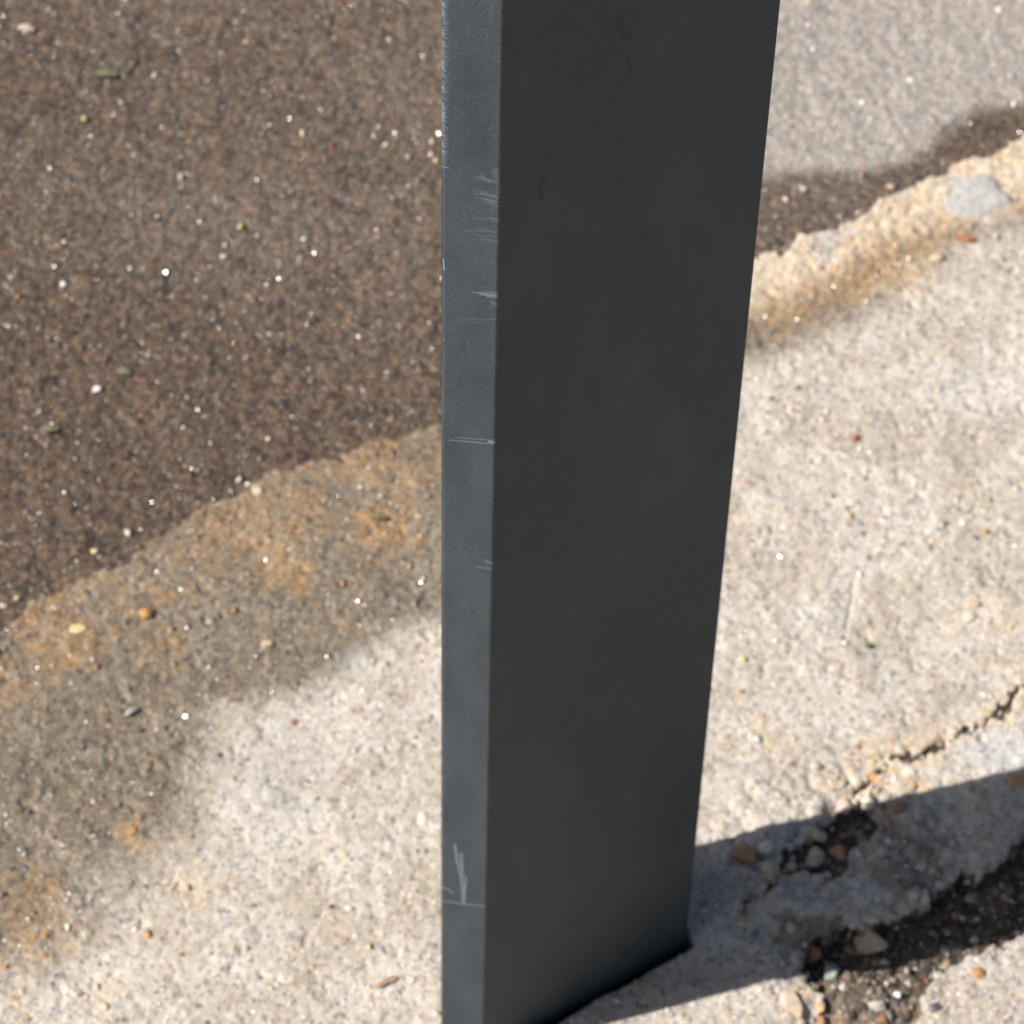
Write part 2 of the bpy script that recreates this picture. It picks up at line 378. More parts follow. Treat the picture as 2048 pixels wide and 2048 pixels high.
    h = m.math('ADD', m.math('MULTIPLY', fine, .35), m.math('ADD', m.math('MULTIPLY', mid, .5), m.math('MULTIPLY', m.math('SUBTRACT', 1.0, cell.outputs['Distance']), .35)))
    bp = m.n('ShaderNodeBump'); bp.inputs['Distance'].default_value = .0006; bp.inputs['Strength'].default_value = .6
    m.l(h, bp.inputs['Height']); m.l(bp.outputs[0], m.b.inputs['Normal'])
    return m.m

def grain_material():
    m = NT('mineral_grains')
    a = m.n('ShaderNodeAttribute', attribute_name='grain'); w = m.sep(m.n('ShaderNodeAttribute', attribute_name='damp').outputs['Color'])
    tc = m.n('ShaderNodeTexCoord').outputs['Object']
    col = wet_look(m, a.outputs['Color'], w[0], w[1])
    col = m.mix(1.0, col, m.mix(m.noise(tc, 1400, 2), (.75, .75, .75), (1.2, 1.2, 1.2)), 'MULTIPLY')
    m.l(col, m.b.inputs['Base Color']); m.l(w[2], m.b.inputs['Roughness'])
    m.b.inputs['Specular IOR Level'].default_value = 1.0
    return m.m

def stone_material(name, c1, c2, rough=.8, scale=250, speck=(.2, .18, .16)):
    m = NT(name); tc = m.n('ShaderNodeTexCoord').outputs['Object']
    n = m.noise(tc, scale, 5, .65); col = m.mix(m.rng(n, .35, .65), c1, c2)
    f = m.noise(tc, 1100, 3, .6); col = m.mix(m.rng(f, .62, .72, 0, .6), col, speck)
    m.l(col, m.b.inputs['Base Color']); m.b.inputs['Roughness'].default_value = rough
    bp = m.n('ShaderNodeBump'); bp.inputs['Distance'].default_value = .0005; bp.inputs['Strength'].default_value = .7
    m.l(m.math('ADD', n, m.math('MULTIPLY', f, .4)), bp.inputs['Height']); m.l(bp.outputs[0], m.b.inputs['Normal'])
    return m.m

# ------------------------------------------------------------------ the ground itself
GM = ground_material()
def fmean(a): return .25 * (a[:-1, :-1] + a[1:, :-1] + a[:-1, 1:] + a[1:, 1:])
fT = fmean(Fd['T']) > 0; fS = (fmean(Fd['so']) > 0) & ~fT
ux, uy = fmean(XX), fmean(YY)
slab_line = G((1560, 2200), (1600, 2080), (1640, 1985), (1760, 1930), (1900, 1890), (2050, 1830), (2400, 1700))
sl, side = seg_dist(ux, uy, slab_line)
fN = (~fT) & (~fS) & (side < 0) & (uy < ground_at(1600, 1900)[1]) & (ux > ground_at(1590, 2000)[0])
grid_object('tarmac', fT, GM)
grid_object('soil', fS, GM)
grid_object('pavement_slab', fN, GM)
grid_object('concrete_paving', ~(fT | fS | fN), GM)

def z_at(x, y):
    x = np.atleast_1d(x); y = np.atleast_1d(y)
    i = np.clip(np.searchsorted(gxs, x) - 1, 0, len(gxs) - 2); j = np.clip(np.searchsorted(gys, y) - 1, 0, len(gys) - 2)
    return i, j
def samp(key, x, y):
    i, j = z_at(x, y); fx = (x - gxs[i]) / (gxs[i + 1] - gxs[i]); fy = (y - gys[j]) / (gys[j + 1] - gys[j]); A = Fd[key]
    return (A[j, i] * (1 - fx) + A[j, i + 1] * fx) * (1 - fy) + (A[j + 1, i] * (1 - fx) + A[j + 1, i + 1] * fx) * fy

# ------------------------------------------------------------------ the metal post
def post_material():
    m = NT('anthracite_powder_coat'); tc = m.n('ShaderNodeTexCoord').outputs['Object']
    s0 = m.n('ShaderNodeSeparateXYZ'); m.l(tc, s0.inputs[0])
    nv = (-v[1], v[0]); nu = (u[1], -u[0])      # outward-ish normals of the two sides in view
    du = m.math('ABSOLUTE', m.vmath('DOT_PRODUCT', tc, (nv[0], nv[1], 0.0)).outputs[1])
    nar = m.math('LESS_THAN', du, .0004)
    sx_ = m.vmath('DOT_PRODUCT', tc, (v[0], v[1], 0.0)).outputs[1]; sy_ = m.vmath('DOT_PRODUCT', tc, (u[0], u[1], 0.0)).outputs[1]
    class _S: outputs = (sx_, sy_, s0.outputs[2])
    sp = _S
    cb = m.n('ShaderNodeCombineXYZ'); m.l(sp.outputs[0], cb.inputs[0]); m.l(sp.outputs[2], cb.inputs[1]); P2 = cb.outputs[0]
    cw = m.n('ShaderNodeCombineXYZ'); m.l(sp.outputs[1], cw.inputs[0]); m.l(sp.outputs[2], cw.inputs[1]); Q2 = cw.outputs[0]
    jit = m.n('ShaderNodeTexNoise'); m.l(tc, jit.inputs['Vector']); jit.inputs['Scale'].default_value = 700
    js = m.vmath('SCALE', m.vmath('SUBTRACT', jit.outputs[1], (.5, .5, .5)).outputs[0]); js.inputs[3].default_value = .0003
    P2 = m.vmath('ADD', P2, js.outputs[0]).outputs[0]; Q2 = m.vmath('ADD', Q2, js.outputs[0]).outputs[0]
    def seg(P, a, b, w, soft, k, acc):
        ba = (b[0] - a[0], b[1] - a[1], 0.0); L = ba[0] ** 2 + ba[1] ** 2 + 1e-12
        flat = m.vmath('MULTIPLY', m.vmath('SUBTRACT', P, (a[0], a[1], 0)).outputs[0], (1, 1, 0)).outputs[0]
        d = m.vmath('DOT_PRODUCT', flat, ba).outputs[1]
        t = m.math('MULTIPLY', d, 1 / L, clamp=True)
        q = m.vmath('SCALE', ba); m.l(t, q.inputs[3])
        ln = m.vmath('LENGTH', m.vmath('SUBTRACT', flat, q.outputs[0]).outputs[0]).outputs[1]
        r = m.rng(ln, w - soft, w + soft, k, 0.0)
        return m.math('MAXIMUM', acc, r) if acc is not None else r
    def nz(px, py):      # point of the narrow side (local x, height)
        return side_point(px, py, pB, v)
    def wz(px, py): return side_point(px, py, pB, u)
    mm = .001
    scr = None
    for (a, b, w, s, k) in [((899, 880), (988, 888), .13, .1, .75), ((910, 875), (991, 881), .13, .1, .5), ((978, 883), (991, 886), .30, .2, .7),
                            ((884, 1802), (968, 1813), .22, .14, .65), ((910, 1690), (914, 1725), .35, .3, .55), ((914, 1725), (922, 1757), .3, .25, .45), ((922, 1708), (924, 1760), .6, .5, .42),
                            ((924, 1760), (927, 1806), .6, .4, .42), ((932, 1755), (928, 1806), .25, .15, .55), ((884, 1774), (895, 1778), .3, .2, .5), ((895, 1778), (905, 1786), .35, .3, .45),
                            ((944, 585), (997, 584), .16, .2, .45), ((960, 588), (997, 590), .45, .3, .42), ((975, 592), (997, 594), .5, .35, .42), ((984, 605), (996, 611), .5, .6, .28),
                            ((905, 640), (992, 638), .25, .35, .2), ((925, 645), (992, 645), .3, .4, .14),
                            ((972, 1122), (986, 1128), .6, .8, .35), ((955, 1134), (986, 1138), .3, .4, .35), ((950, 388), (1001, 389), .16, .2, .32),
                            ((945, 437), (999, 436), .2, .3, .24), ((925, 462), (999, 462), .5, .7, .2), ((950, 470), (999, 474), .3, .5, .22), ((990, 340), (1003, 385), 1.0, 1.6, .22), ((975, 400), (1003, 430), 1.2, 2.0, .13),
                            ((884, 334), (898, 336), .13, .1, .9), ((925, 1288), (955, 1290), .5, .9, .16), ((886, 520), (888, 540), .18, .12, .8), ((900, 1990), (935, 2000), .8, 1.3, .14),
                            ((905, 1895), (890, 1940), .8, 1.3, .12)]:
        scr = seg(P2, nz(*a), nz(*b), w * mm * 1.25, s * mm * 1.3, min(1, k * 1.45), scr)
    brk = m.rng(m.noise(m.vmath('MULTIPLY', tc, (1, 1, 6)).outputs[0], 600, 3, .6), .3, .6, .45, 1.0)
    scr = m.math('MULTIPLY', scr, m.math('MULTIPLY', brk, nar))
    # worn arris on the left, fine cross-nicks fading downwards
    edge = m.rng(sp.outputs[0], SIDE_W - .0048, SIDE_W - .0018)
    hi = nz(884, 345)[1]
    hgt = m.rng(sp.outputs[2], hi - .002, hi + .01)
    st = m.noise(m.vmath('MULTIPLY', tc, (250, 250, 1800)).outputs[0], 1.0, 3, .7)
    nick = m.math('MULTIPLY', m.math('MULTIPLY', edge, hgt), m.rng(st, .43, .62, 0, .7))
    dnick = m.math('MULTIPLY', m.math('MULTIPLY', edge, hgt), m.rng(st, .43, .33, 0, .8))
    # broad sunlit paleness painted on the narrow side, stronger in the middle heights
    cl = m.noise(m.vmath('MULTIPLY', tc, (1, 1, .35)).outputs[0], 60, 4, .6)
    lit_haze = m.math('MULTIPLY', m.rng(cl, .25, .75, .06, .14), nar)
    rubz = m.math('MULTIPLY', m.math('MULTIPLY', m.rng(sp.outputs[0], .0, SIDE_W * .7, 1, 0), nar), m.math('MULTIPLY', m.rng(sp.outputs[2], nz(990, 600)[1], nz(990, 420)[1]), m.rng(sp.outputs[2], nz(990, 370)[1], nz(990, 325)[1], 1, 0)))
    rubz = m.math('MULTIPLY', rubz, m.rng(m.noise(m.vmath('MULTIPLY', tc, (60, 60, 480)).outputs[0], 1.0, 4, .65), .42, .68, 0, .5))
    lft = m.math('MULTIPLY', m.rng(sp.outputs[0], SIDE_W - .0028, SIDE_W - .0012), m.rng(m.noise(m.vmath('MULTIPLY', tc, (1, 1, .3)).outputs[0], 90, 2), .35, .6, .04, .28))
    wear_and_lit = m.math('MAXIMUM', m.math('MAXIMUM', scr, nick), m.math('MAXIMUM', lit_haze, m.math('MAXIMUM', rubz, m.math('MULTIPLY', lft, nar))))
    # greasy marks on the wide side
    gr = None
    for (a, b, w, s, k) in [((1238, 30), (1240, 55), 1.2, 1.4, .5), ((1240, 55), (1254, 72), 1.2, 1.4, .5), ((1245, 20), (1268, 22), 1.2, 1.4, .35), ((1268, 22), (1276, 42), 1.0, 1.4, .3),
                            ((1087, 355), (1078, 375), .9, .8, .6), ((1078, 375), (1084, 396), .9, .8, .6), ((1088, 304), (1089, 306), .4, .4, .7),
                            ((1420, 814), (1428, 816), .6, .5, .9), ((1256, 122), (1260, 135), .5, .5, .45), ((1290, 470), (1330, 520), 3.5, 5, .22), ((1320, 530), (1340, 560), 3, 4, .25),
                            ((1395, 470), (1410, 500), 3, 3, .2), ((1045, 1395), (1053, 1415), .7, .8, .4), ((1198, 1785), (1200, 1788), .8, .7, .5), ((1385, 1091), (1390, 1092), .9, .8, .5), ((1150, 1840), (1230, 1790), 3, 4, .22),
                            ((1376, 800), (1400, 790), 3, 4, .2)]:
        gr = seg(Q2, wz(*a), wz(*b), w * mm, s * mm, k, gr)
    gr = m.math('MULTIPLY', gr, m.math('SUBTRACT', 1.0, nar))
    fn = m.noise(tc, 2600, 2, .6)
    dust = m.noise(m.vmath('MULTIPLY', tc, (1, 1, .45)).outputs[0], 38, 5, .65)
    base = m.mix(m.rng(fn, .3, .7), (.0235, .0325, .0415), (.031, .0430, .0540))
    base = m.mix(m.math('MULTIPLY', gr, .9), base, (.006, .006, .006))
    base = m.mix(m.rng(dust, .42, .72, 0, .035), base, (.42, .38, .33))
    base = m.mix(dnick, base, (.02, .018, .015))
    base = m.mix(wear_and_lit, base, (.27, .33, .40))
    fl = m.vor(tc, 3600); flr = m.sep(fl.outputs['Color'])
    flake = m.math('MULTIPLY', m.math('GREATER_THAN', flr[0], .955), m.math('LESS_THAN', fl.outputs['Distance'], .42))
    base = m.mix(m.math('MULTIPLY', flake, m.math('ADD', .10, m.math('MULTIPLY', nar, .38))), base, m.mix(.12, (.36, .42, .48), fl.outputs['Color']))  # flakes painted stronger on the narrow side, for its glint in the sun
    m.l(base, m.b.inputs['Base Color'])
    ro = m.math('ADD', .46, m.math('MULTIPLY', wear_and_lit, .25)); m.l(ro, m.b.inputs['Roughness'])
    m.b.inputs['Specular IOR Level'].default_value = .16
    bp = m.n('ShaderNodeBump'); bp.inputs['Distance'].default_value = .00012; bp.inputs['Strength'].default_value = .6
    m.l(m.math('ADD', m.noise(tc, 1500, 2), m.math('MULTIPLY', m.noise(tc, 420, 2), .6)), bp.inputs['Height']); m.l(bp.outputs[0], m.b.inputs['Normal'])
    return m.m

def side_point(px, py, o, d):       # where the sight line meets the vertical plane through o along d
    r = RC @ np.array([px - 1024.0, 1024.0 - py, -FPX]); nrm = np.array([-d[1], d[0]])
    t = (o @ nrm) / (r[:2] @ nrm); p = r[:2] * t
    return float((p - o) @ d), float(CAM_H + r[2] * t)

def post():
    prof = []
    corners = [(*(q - pB), r) for q, r in ((pB, .0009), (pA, .0017), (pD, .0012), (pC, .0010))]
    n = len(corners)
    for i in range(n):
        p0 = np.array(corners[i - 1][:2]); p1 = np.array(corners[i][:2]); p2 = np.array(corners[(i + 1) % n][:2]); r = corners[i][2]
        a = (p0 - p1) / np.linalg.norm(p0 - p1); b = (p2 - p1) / np.linalg.norm(p2 - p1)
        ha = math.acos(float(a @ b)) / 2; L = r / math.tan(ha); cen = p1 + (a + b) / np.linalg.norm(a + b) * r / math.sin(ha)
        s = p1 + a * L - cen; e = p1 + b * L - cen; a0 = math.atan2(s[1], s[0]); a1 = math.atan2(e[1], e[0])
        da = (a1 - a0 + math.pi) % (2 * math.pi) - math.pi
        for k in range(7): t = a0 + da * k / 6; prof.append((cen[0] + r * math.cos(t), cen[1] + r * math.sin(t)))
    zs = [-.03] + list(np.linspace(0, 1.2, 25)) + [1.199 + .001]
    zs = sorted(set(round(z, 5) for z in zs)); verts = []; faces = []; N = len(prof)
    for z in zs:
        for (x, y) in prof: verts.append((x, y, z))
    for k in range(len(zs) - 1):
        for i in range(N): faces.append((k * N + i, k * N + (i + 1) % N, (k + 1) * N + (i + 1) % N, (k + 1) * N + i))
    faces.append(tuple(range(N))[::-1]); faces.append(tuple((len(zs) - 1) * N + i for i in range(N)))
    me = bpy.data.meshes.new('metal_post'); me.from_pydata(verts, [], faces)
    import bmesh
    bm = bmesh.new(); bm.from_mesh(me); bmesh.ops.recalc_face_normals(bm, faces=bm.faces)
    for f in bm.faces: f.smooth = True
    bm.to_mesh(me); bm.free()
    me.materials.append(post_material())
    o = bpy.data.objects.new('metal_post', me); C.objects.link(o)
    o.location = (pB[0], pB[1], 0)
    md = o.modifiers.new('edge_normals', 'WEIGHTED_NORMAL'); md.keep_sharp = True
    return tag(o, 'tall dark anthracite metal post with pale scratches on its narrow bluish side', 'post')
post()

# ------------------------------------------------------------------ loose grit (nobody could count it)
def ico(sub):
    import bmesh
    bm = bmesh.new(); bmesh.ops.create_icosphere(bm, subdivisions=sub, radius=1.0)
    V = np.array([q.co[:] for q in bm.verts]); Fc = np.array([[q.index for q in f.verts] for f in bm.faces]); bm.free(); return V, Fc

def rand_rot(n):
    q = RNG.normal(size=(n, 4)); q /= np.linalg.norm(q, axis=1)[:, None]; w, x, y, z = q.T
    return np.stack([np.stack([1 - 2 * (y * y + z * z), 2 * (x * y - z * w), 2 * (x * z + y * w)], 1),
                     np.stack([2 * (x * y + z * w), 1 - 2 * (x * x + z * z), 2 * (y * z - x * w)], 1),
                     np.stack([2 * (x * z - y * w), 2 * (y * z + x * w), 1 - 2 * (x * x + y * y)], 1)], 1)

def grit(n):
    x = RNG.uniform(-.27, .315, n); y = RNG.uniform(.765, 1.42, n)
    half = .19 + (y - .78) * .10; k = np.abs(x - .02) < half + .03; x = x[k]; y = y[k]
    P = [tuple(p) for p in post_quad]; out = sdf_poly(x, y, P) < -.0022; x = x[out]; y = y[out]; n = len(x)
    T = samp('T', x, y); wet = samp('wet', x, y); sand = samp('sand', x, y); soil = samp('soil', x, y)
    keep = RNG.random(n) < np.where(soil > .5, 1.0, np.where(T > 0, .9, np.where(sand > .4, 1.0, np.where(wet > .5, .8, .45))))
    x, y, T, wet, sand, soil = [q[keep] for q in (x, y, T, wet, sand, soil)]; n = len(x)
    r = np.exp(RNG.normal(math.log(.00050), .42, n)); r = np.clip(r, .00022, .0019)
    r = np.where(soil > .5, r * np.where(RNG.random(n) < .12, 2.6, 1.15), r); rb = (np.hypot(x - rub_c[0], y - rub_c[1]) < .07) & (RNG.random(n) < .035) & (T < 0); r = np.where(rb, RNG.uniform(.0013, .0034, n), r); r = np.clip(r, .0002, .0034)
    pal = {
        'tar': [((.40, .36, .32), 30), ((.30, .28, .27), 22), ((.46, .40, .34), 14), ((.22, .22, .23), 12), ((.62, .58, .52), 6), ((.75, .72, .66), 3.0), ((.52, .34, .22), 4), ((.62, .50, .28), 3), ((.45, .22, .14), 1), ((.36, .38, .30), 3)],
        'con': [((.54, .49, .42), 30), ((.62, .58, .52), 18), ((.44, .40, .35), 14), ((.22, .21, .21), 10), ((.30, .31, .33), 8), ((.72, .69, .64), 6), ((.58, .42, .24), 6), ((.50, .26, .10), 2.2), ((.36, .19, .13), 1.5), ((.13, .12, .12), 3)],
        'san': [((.62, .50, .33), 28), ((.56, .40, .22), 18), ((.68, .60, .48), 14), ((.58, .54, .48), 14), ((.55, .29, .09), 7), ((.30, .28, .27), 10), ((.76, .70, .58), 6), ((.36, .17, .09), 3)],
        'soi': [((.07, .055, .042), 34), ((.12, .10, .08), 18), ((.34, .26, .17), 9), ((.50, .46, .40), 5), ((.25, .17, .10), 10), ((.20, .21, .21), 6), ((.42, .20, .10), 2), ((.62, .58, .50), 3)]}
    col = np.zeros((n, 3)); kind = np.where(soil > .45, 3, np.where(T > 0, 0, np.where(sand > RNG.uniform(.15, .7, n), 2, 1)))
    for ki, key in enumerate(('tar', 'con', 'san', 'soi')):
        idx = np.nonzero(kind == ki)[0]; w = np.array([q[1] for q in pal[key]], float); w /= w.sum()
        ch = RNG.choice(len(w), len(idx), p=w); col[idx] = np.array([q[0] for q in pal[key]])[ch]
    col *= RNG.uniform(.85, 1.12, (n, 1))
    wetg = np.where(kind == 3, 0, wet) * np.where(RNG.random(n) < .03, .15, 1.0)       # a few dry grains lie on the wet ground
    glass = RNG.random(n) < np.where(wet > .5, np.where(T > 0, .75, .9), .04)
    rough = np.where(glass, np.exp(RNG.uniform(math.log(.18), math.log(.50), n)), np.where(wet > .5, RNG.uniform(.35, .7, n), .85))
    V, Fc = ico(1); nv, nf = len(V), len(Fc)
    variants = []
    for q in range(12):
        Q = V * (1 + RNG.uniform(-.28, .28, (nv, 1))); variants.append(Q * RNG.uniform(.65, 1.25, (1, 3)))
    variants = np.array(variants); base = variants[RNG.integers(0, 12, n)]
    R = rand_rot(n); co = np.einsum('nij,nkj->nki', R, base) * r[:, None, None]
    co[:, :, 2] *= .72
    zz = samp('z', x, y) - r * RNG.uniform(-.1, .42, n)
    co[:, :, 0] += x[:, None]; co[:, :, 1] += y[:, None]; co[:, :, 2] += zz[:, None]
    me = bpy.data.meshes.new('loose_grit'); me.vertices.add(n * nv); me.vertices.foreach_set('co', co.astype(np.float32).ravel())
    fa = (Fc[None] + (np.arange(n) * nv)[:, None, None]).reshape(-1, 3); m_ = len(fa)
    me.loops.add(m_ * 3); me.loops.foreach_set('vertex_index', fa.astype(np.int32).ravel())
    me.polygons.add(m_); me.polygons.foreach_set('loop_start', np.arange(0, m_ * 3, 3, dtype=np.int32))
    me.polygons.foreach_set('use_smooth', np.zeros(m_, bool)); me.update(calc_edges=True)
    for nm, arr in (('grain', np.concatenate([col, np.ones((n, 1))], 1)), ('damp', np.stack([wetg, (T > 0) * 1.0, rough, np.ones(n)], 1))):
        at = me.attributes.new(nm, 'FLOAT_COLOR', 'POINT'); at.data.foreach_set('color', np.repeat(arr, nv, 0).astype(np.float32).ravel())
    me.materials.append(grain_material())
    o = bpy.data.objects.new('loose_grit', me); C.objects.link(o)
    tag(o, 'fine multicoloured sand and grit strewn over the damp tarmac and pale concrete', 'grit', kind='stuff')
grit(150000)

# ------------------------------------------------------------------ stones, chips and leaves one can point to
COL = {
    'white': ((.72, .71, .68), (.82, .81, .78)), 'cream': ((.62, .55, .42), (.74, .68, .56)), 'yellow': ((.60, .45, .20), (.72, .58, .32)),
    'orange': ((.42, .22, .08), (.54, .31, .13)), 'rust': ((.34, .14, .07), (.44, .20, .10)), 'tan': ((.44, .35, .26), (.56, .46, .36)),
    'buff': ((.52, .42, .28), (.62, .52, .38)), 'grey': ((.36, .35, .34), (.50, .49, .47)), 'greygreen': ((.26, .29, .25), (.38, .41, .36)),
    'bluegrey': ((.42, .43, .43), (.66, .66, .65)), 'brown': ((.24, .15, .09), (.34, .22, .14)), 'pink': ((.52, .40, .34), (.66, .52, .45)),
    'red': ((.50, .08, .05), (.60, .14, .08)), 'olive': ((.13, .135, .08), (.22, .215, .14)), 'green': ((.10, .15, .05), (.18, .24, .09)), 'dark': ((.06, .045, .035), (.10, .08, .06)),
    'orangebrown': ((.40, .21, .10), (.52, .30, .16))}
MATS = {k: stone_material(k + '_stone', c[0], c[1], .78 if k != 'white' else .6, 260, tuple(x * .55 for x in c[0])) for k, c in COL.items()}
ICO3 = ico(4); ICO2 = ico(3)

def pebble(name, label, cat, px, py, w, h, col, rot=0, flat=.6, sink=.3, group=None, angular=.25):
    """a stone w by h (in units of 0.2 mm as seen from the camera) resting on the ground"""
    g = ground_at(px, py); z0 = float(samp('z', np.array([g[0]]), np.array([g[1]]))[0])
    g = ground_at(px, py, z0); U = .000205 * (1 + (g[1] - .83) * .38)
    if w < 30: w *= .78; h *= .78; angular = .42
    if col in ('white', 'cream') and w < 30: flat = .5; sink = .3
    a = w * U / 2; b = max(h * U / 2 / .84, a * .25); c = min(a, b) * flat * 1.25
    V, Fc = ICO3 if w > 34 else ICO2
    seed = random.randint(0, 9999); K = 7; rs = np.random.default_rng(seed)
    Q = V.copy(); angular = angular * 1.35
    # cut the sphere with a few planes, as broken and worn stones are
    for k in range(K + 5):
        d = rs.normal(size=3); d /= np.linalg.norm(d); off = 1 - angular * rs.uniform(.25, 1.15)
        t = Q @ d; over = np.maximum(t - off, 0); Q = Q - d[None] * over[:, None] * .88
    nz_ = vnoise(V[:, 0] * 1.3 + V[:, 2], V[:, 1] * 1.3 - V[:, 2] * .7, .8, seed) * .06 + vnoise(V[:, 0] * 2 - V[:, 2], V[:, 1] * 2 + V[:, 2], .35, seed + 3) * .022
    Q = Q * (1 + nz_[:, None]); Q = Q * np.array([a, b, c])
    me = bpy.data.meshes.new(name); me.from_pydata([tuple(q) for q in Q], [], [tuple(int(i) for i in f) for f in Fc])
    me.polygons.foreach_set('use_smooth', np.ones(len(Fc), bool)); me.materials.append(MATS[col])
    o = bpy.data.objects.new(name, me); C.objects.link(o)
    o.location = (g[0], g[1], z0 + c * (1 - sink)); o.rotation_euler = (random.uniform(-.1, .1), random.uniform(-.1, .1), math.radians(rot))
    return tag(o, label, cat, group)

def leaf(label, px, py, L, w, col, rot=0, cat='leaf', name='leaf_fragment'):
    g = ground_at(px, py); z0 = float(samp('z', np.array([g[0]]), np.array([g[1]]))[0]); U = .000205 * (1 + (g[1] - .83) * .38)
    L *= U; w *= U / .84; vs = []; fs = []; n = 9; th = .00025
    for s in (0, 1):
        for i in range(n):
            t = i / (n - 1); ww = w / 2 * (math.sin(math.pi * min(max(t, .04), .97)) ** .7) * (1 + .15 * math.sin(9 * t)); zc = .0007 + .0011 * math.sin(math.pi * t) - s * th
            for q in (-1, -.5, 0, .5, 1): vs.append(((t - .5) * L, q * ww, zc + .0006 * q * q + (-.0001 if q == 0 else 0)))
    m = n * 5
    for i in range(n - 1):
        for q in range(4):
            a = i * 5 + q; fs.append((a, a + 5, a + 6, a + 1)); fs.append((m + a, m + a + 1, m + a + 6, m + a + 5))
    for i in range(n - 1):
        for q in (0, 4): a = i * 5 + q; fs.append((a, a + 5, m + a + 5, m + a))
    me = bpy.data.meshes.new(name); me.from_pydata(vs, [], fs); me.materials.append(MATS[col])
    me.polygons.foreach_set('use_smooth', np.ones(len(fs), bool))
    o = bpy.data.objects.new(name, me); C.objects.link(o); o.location = (g[0], g[1], z0 + .0006); o.rotation_euler = (0, 0, math.radians(rot))
    return tag(o, label, cat)

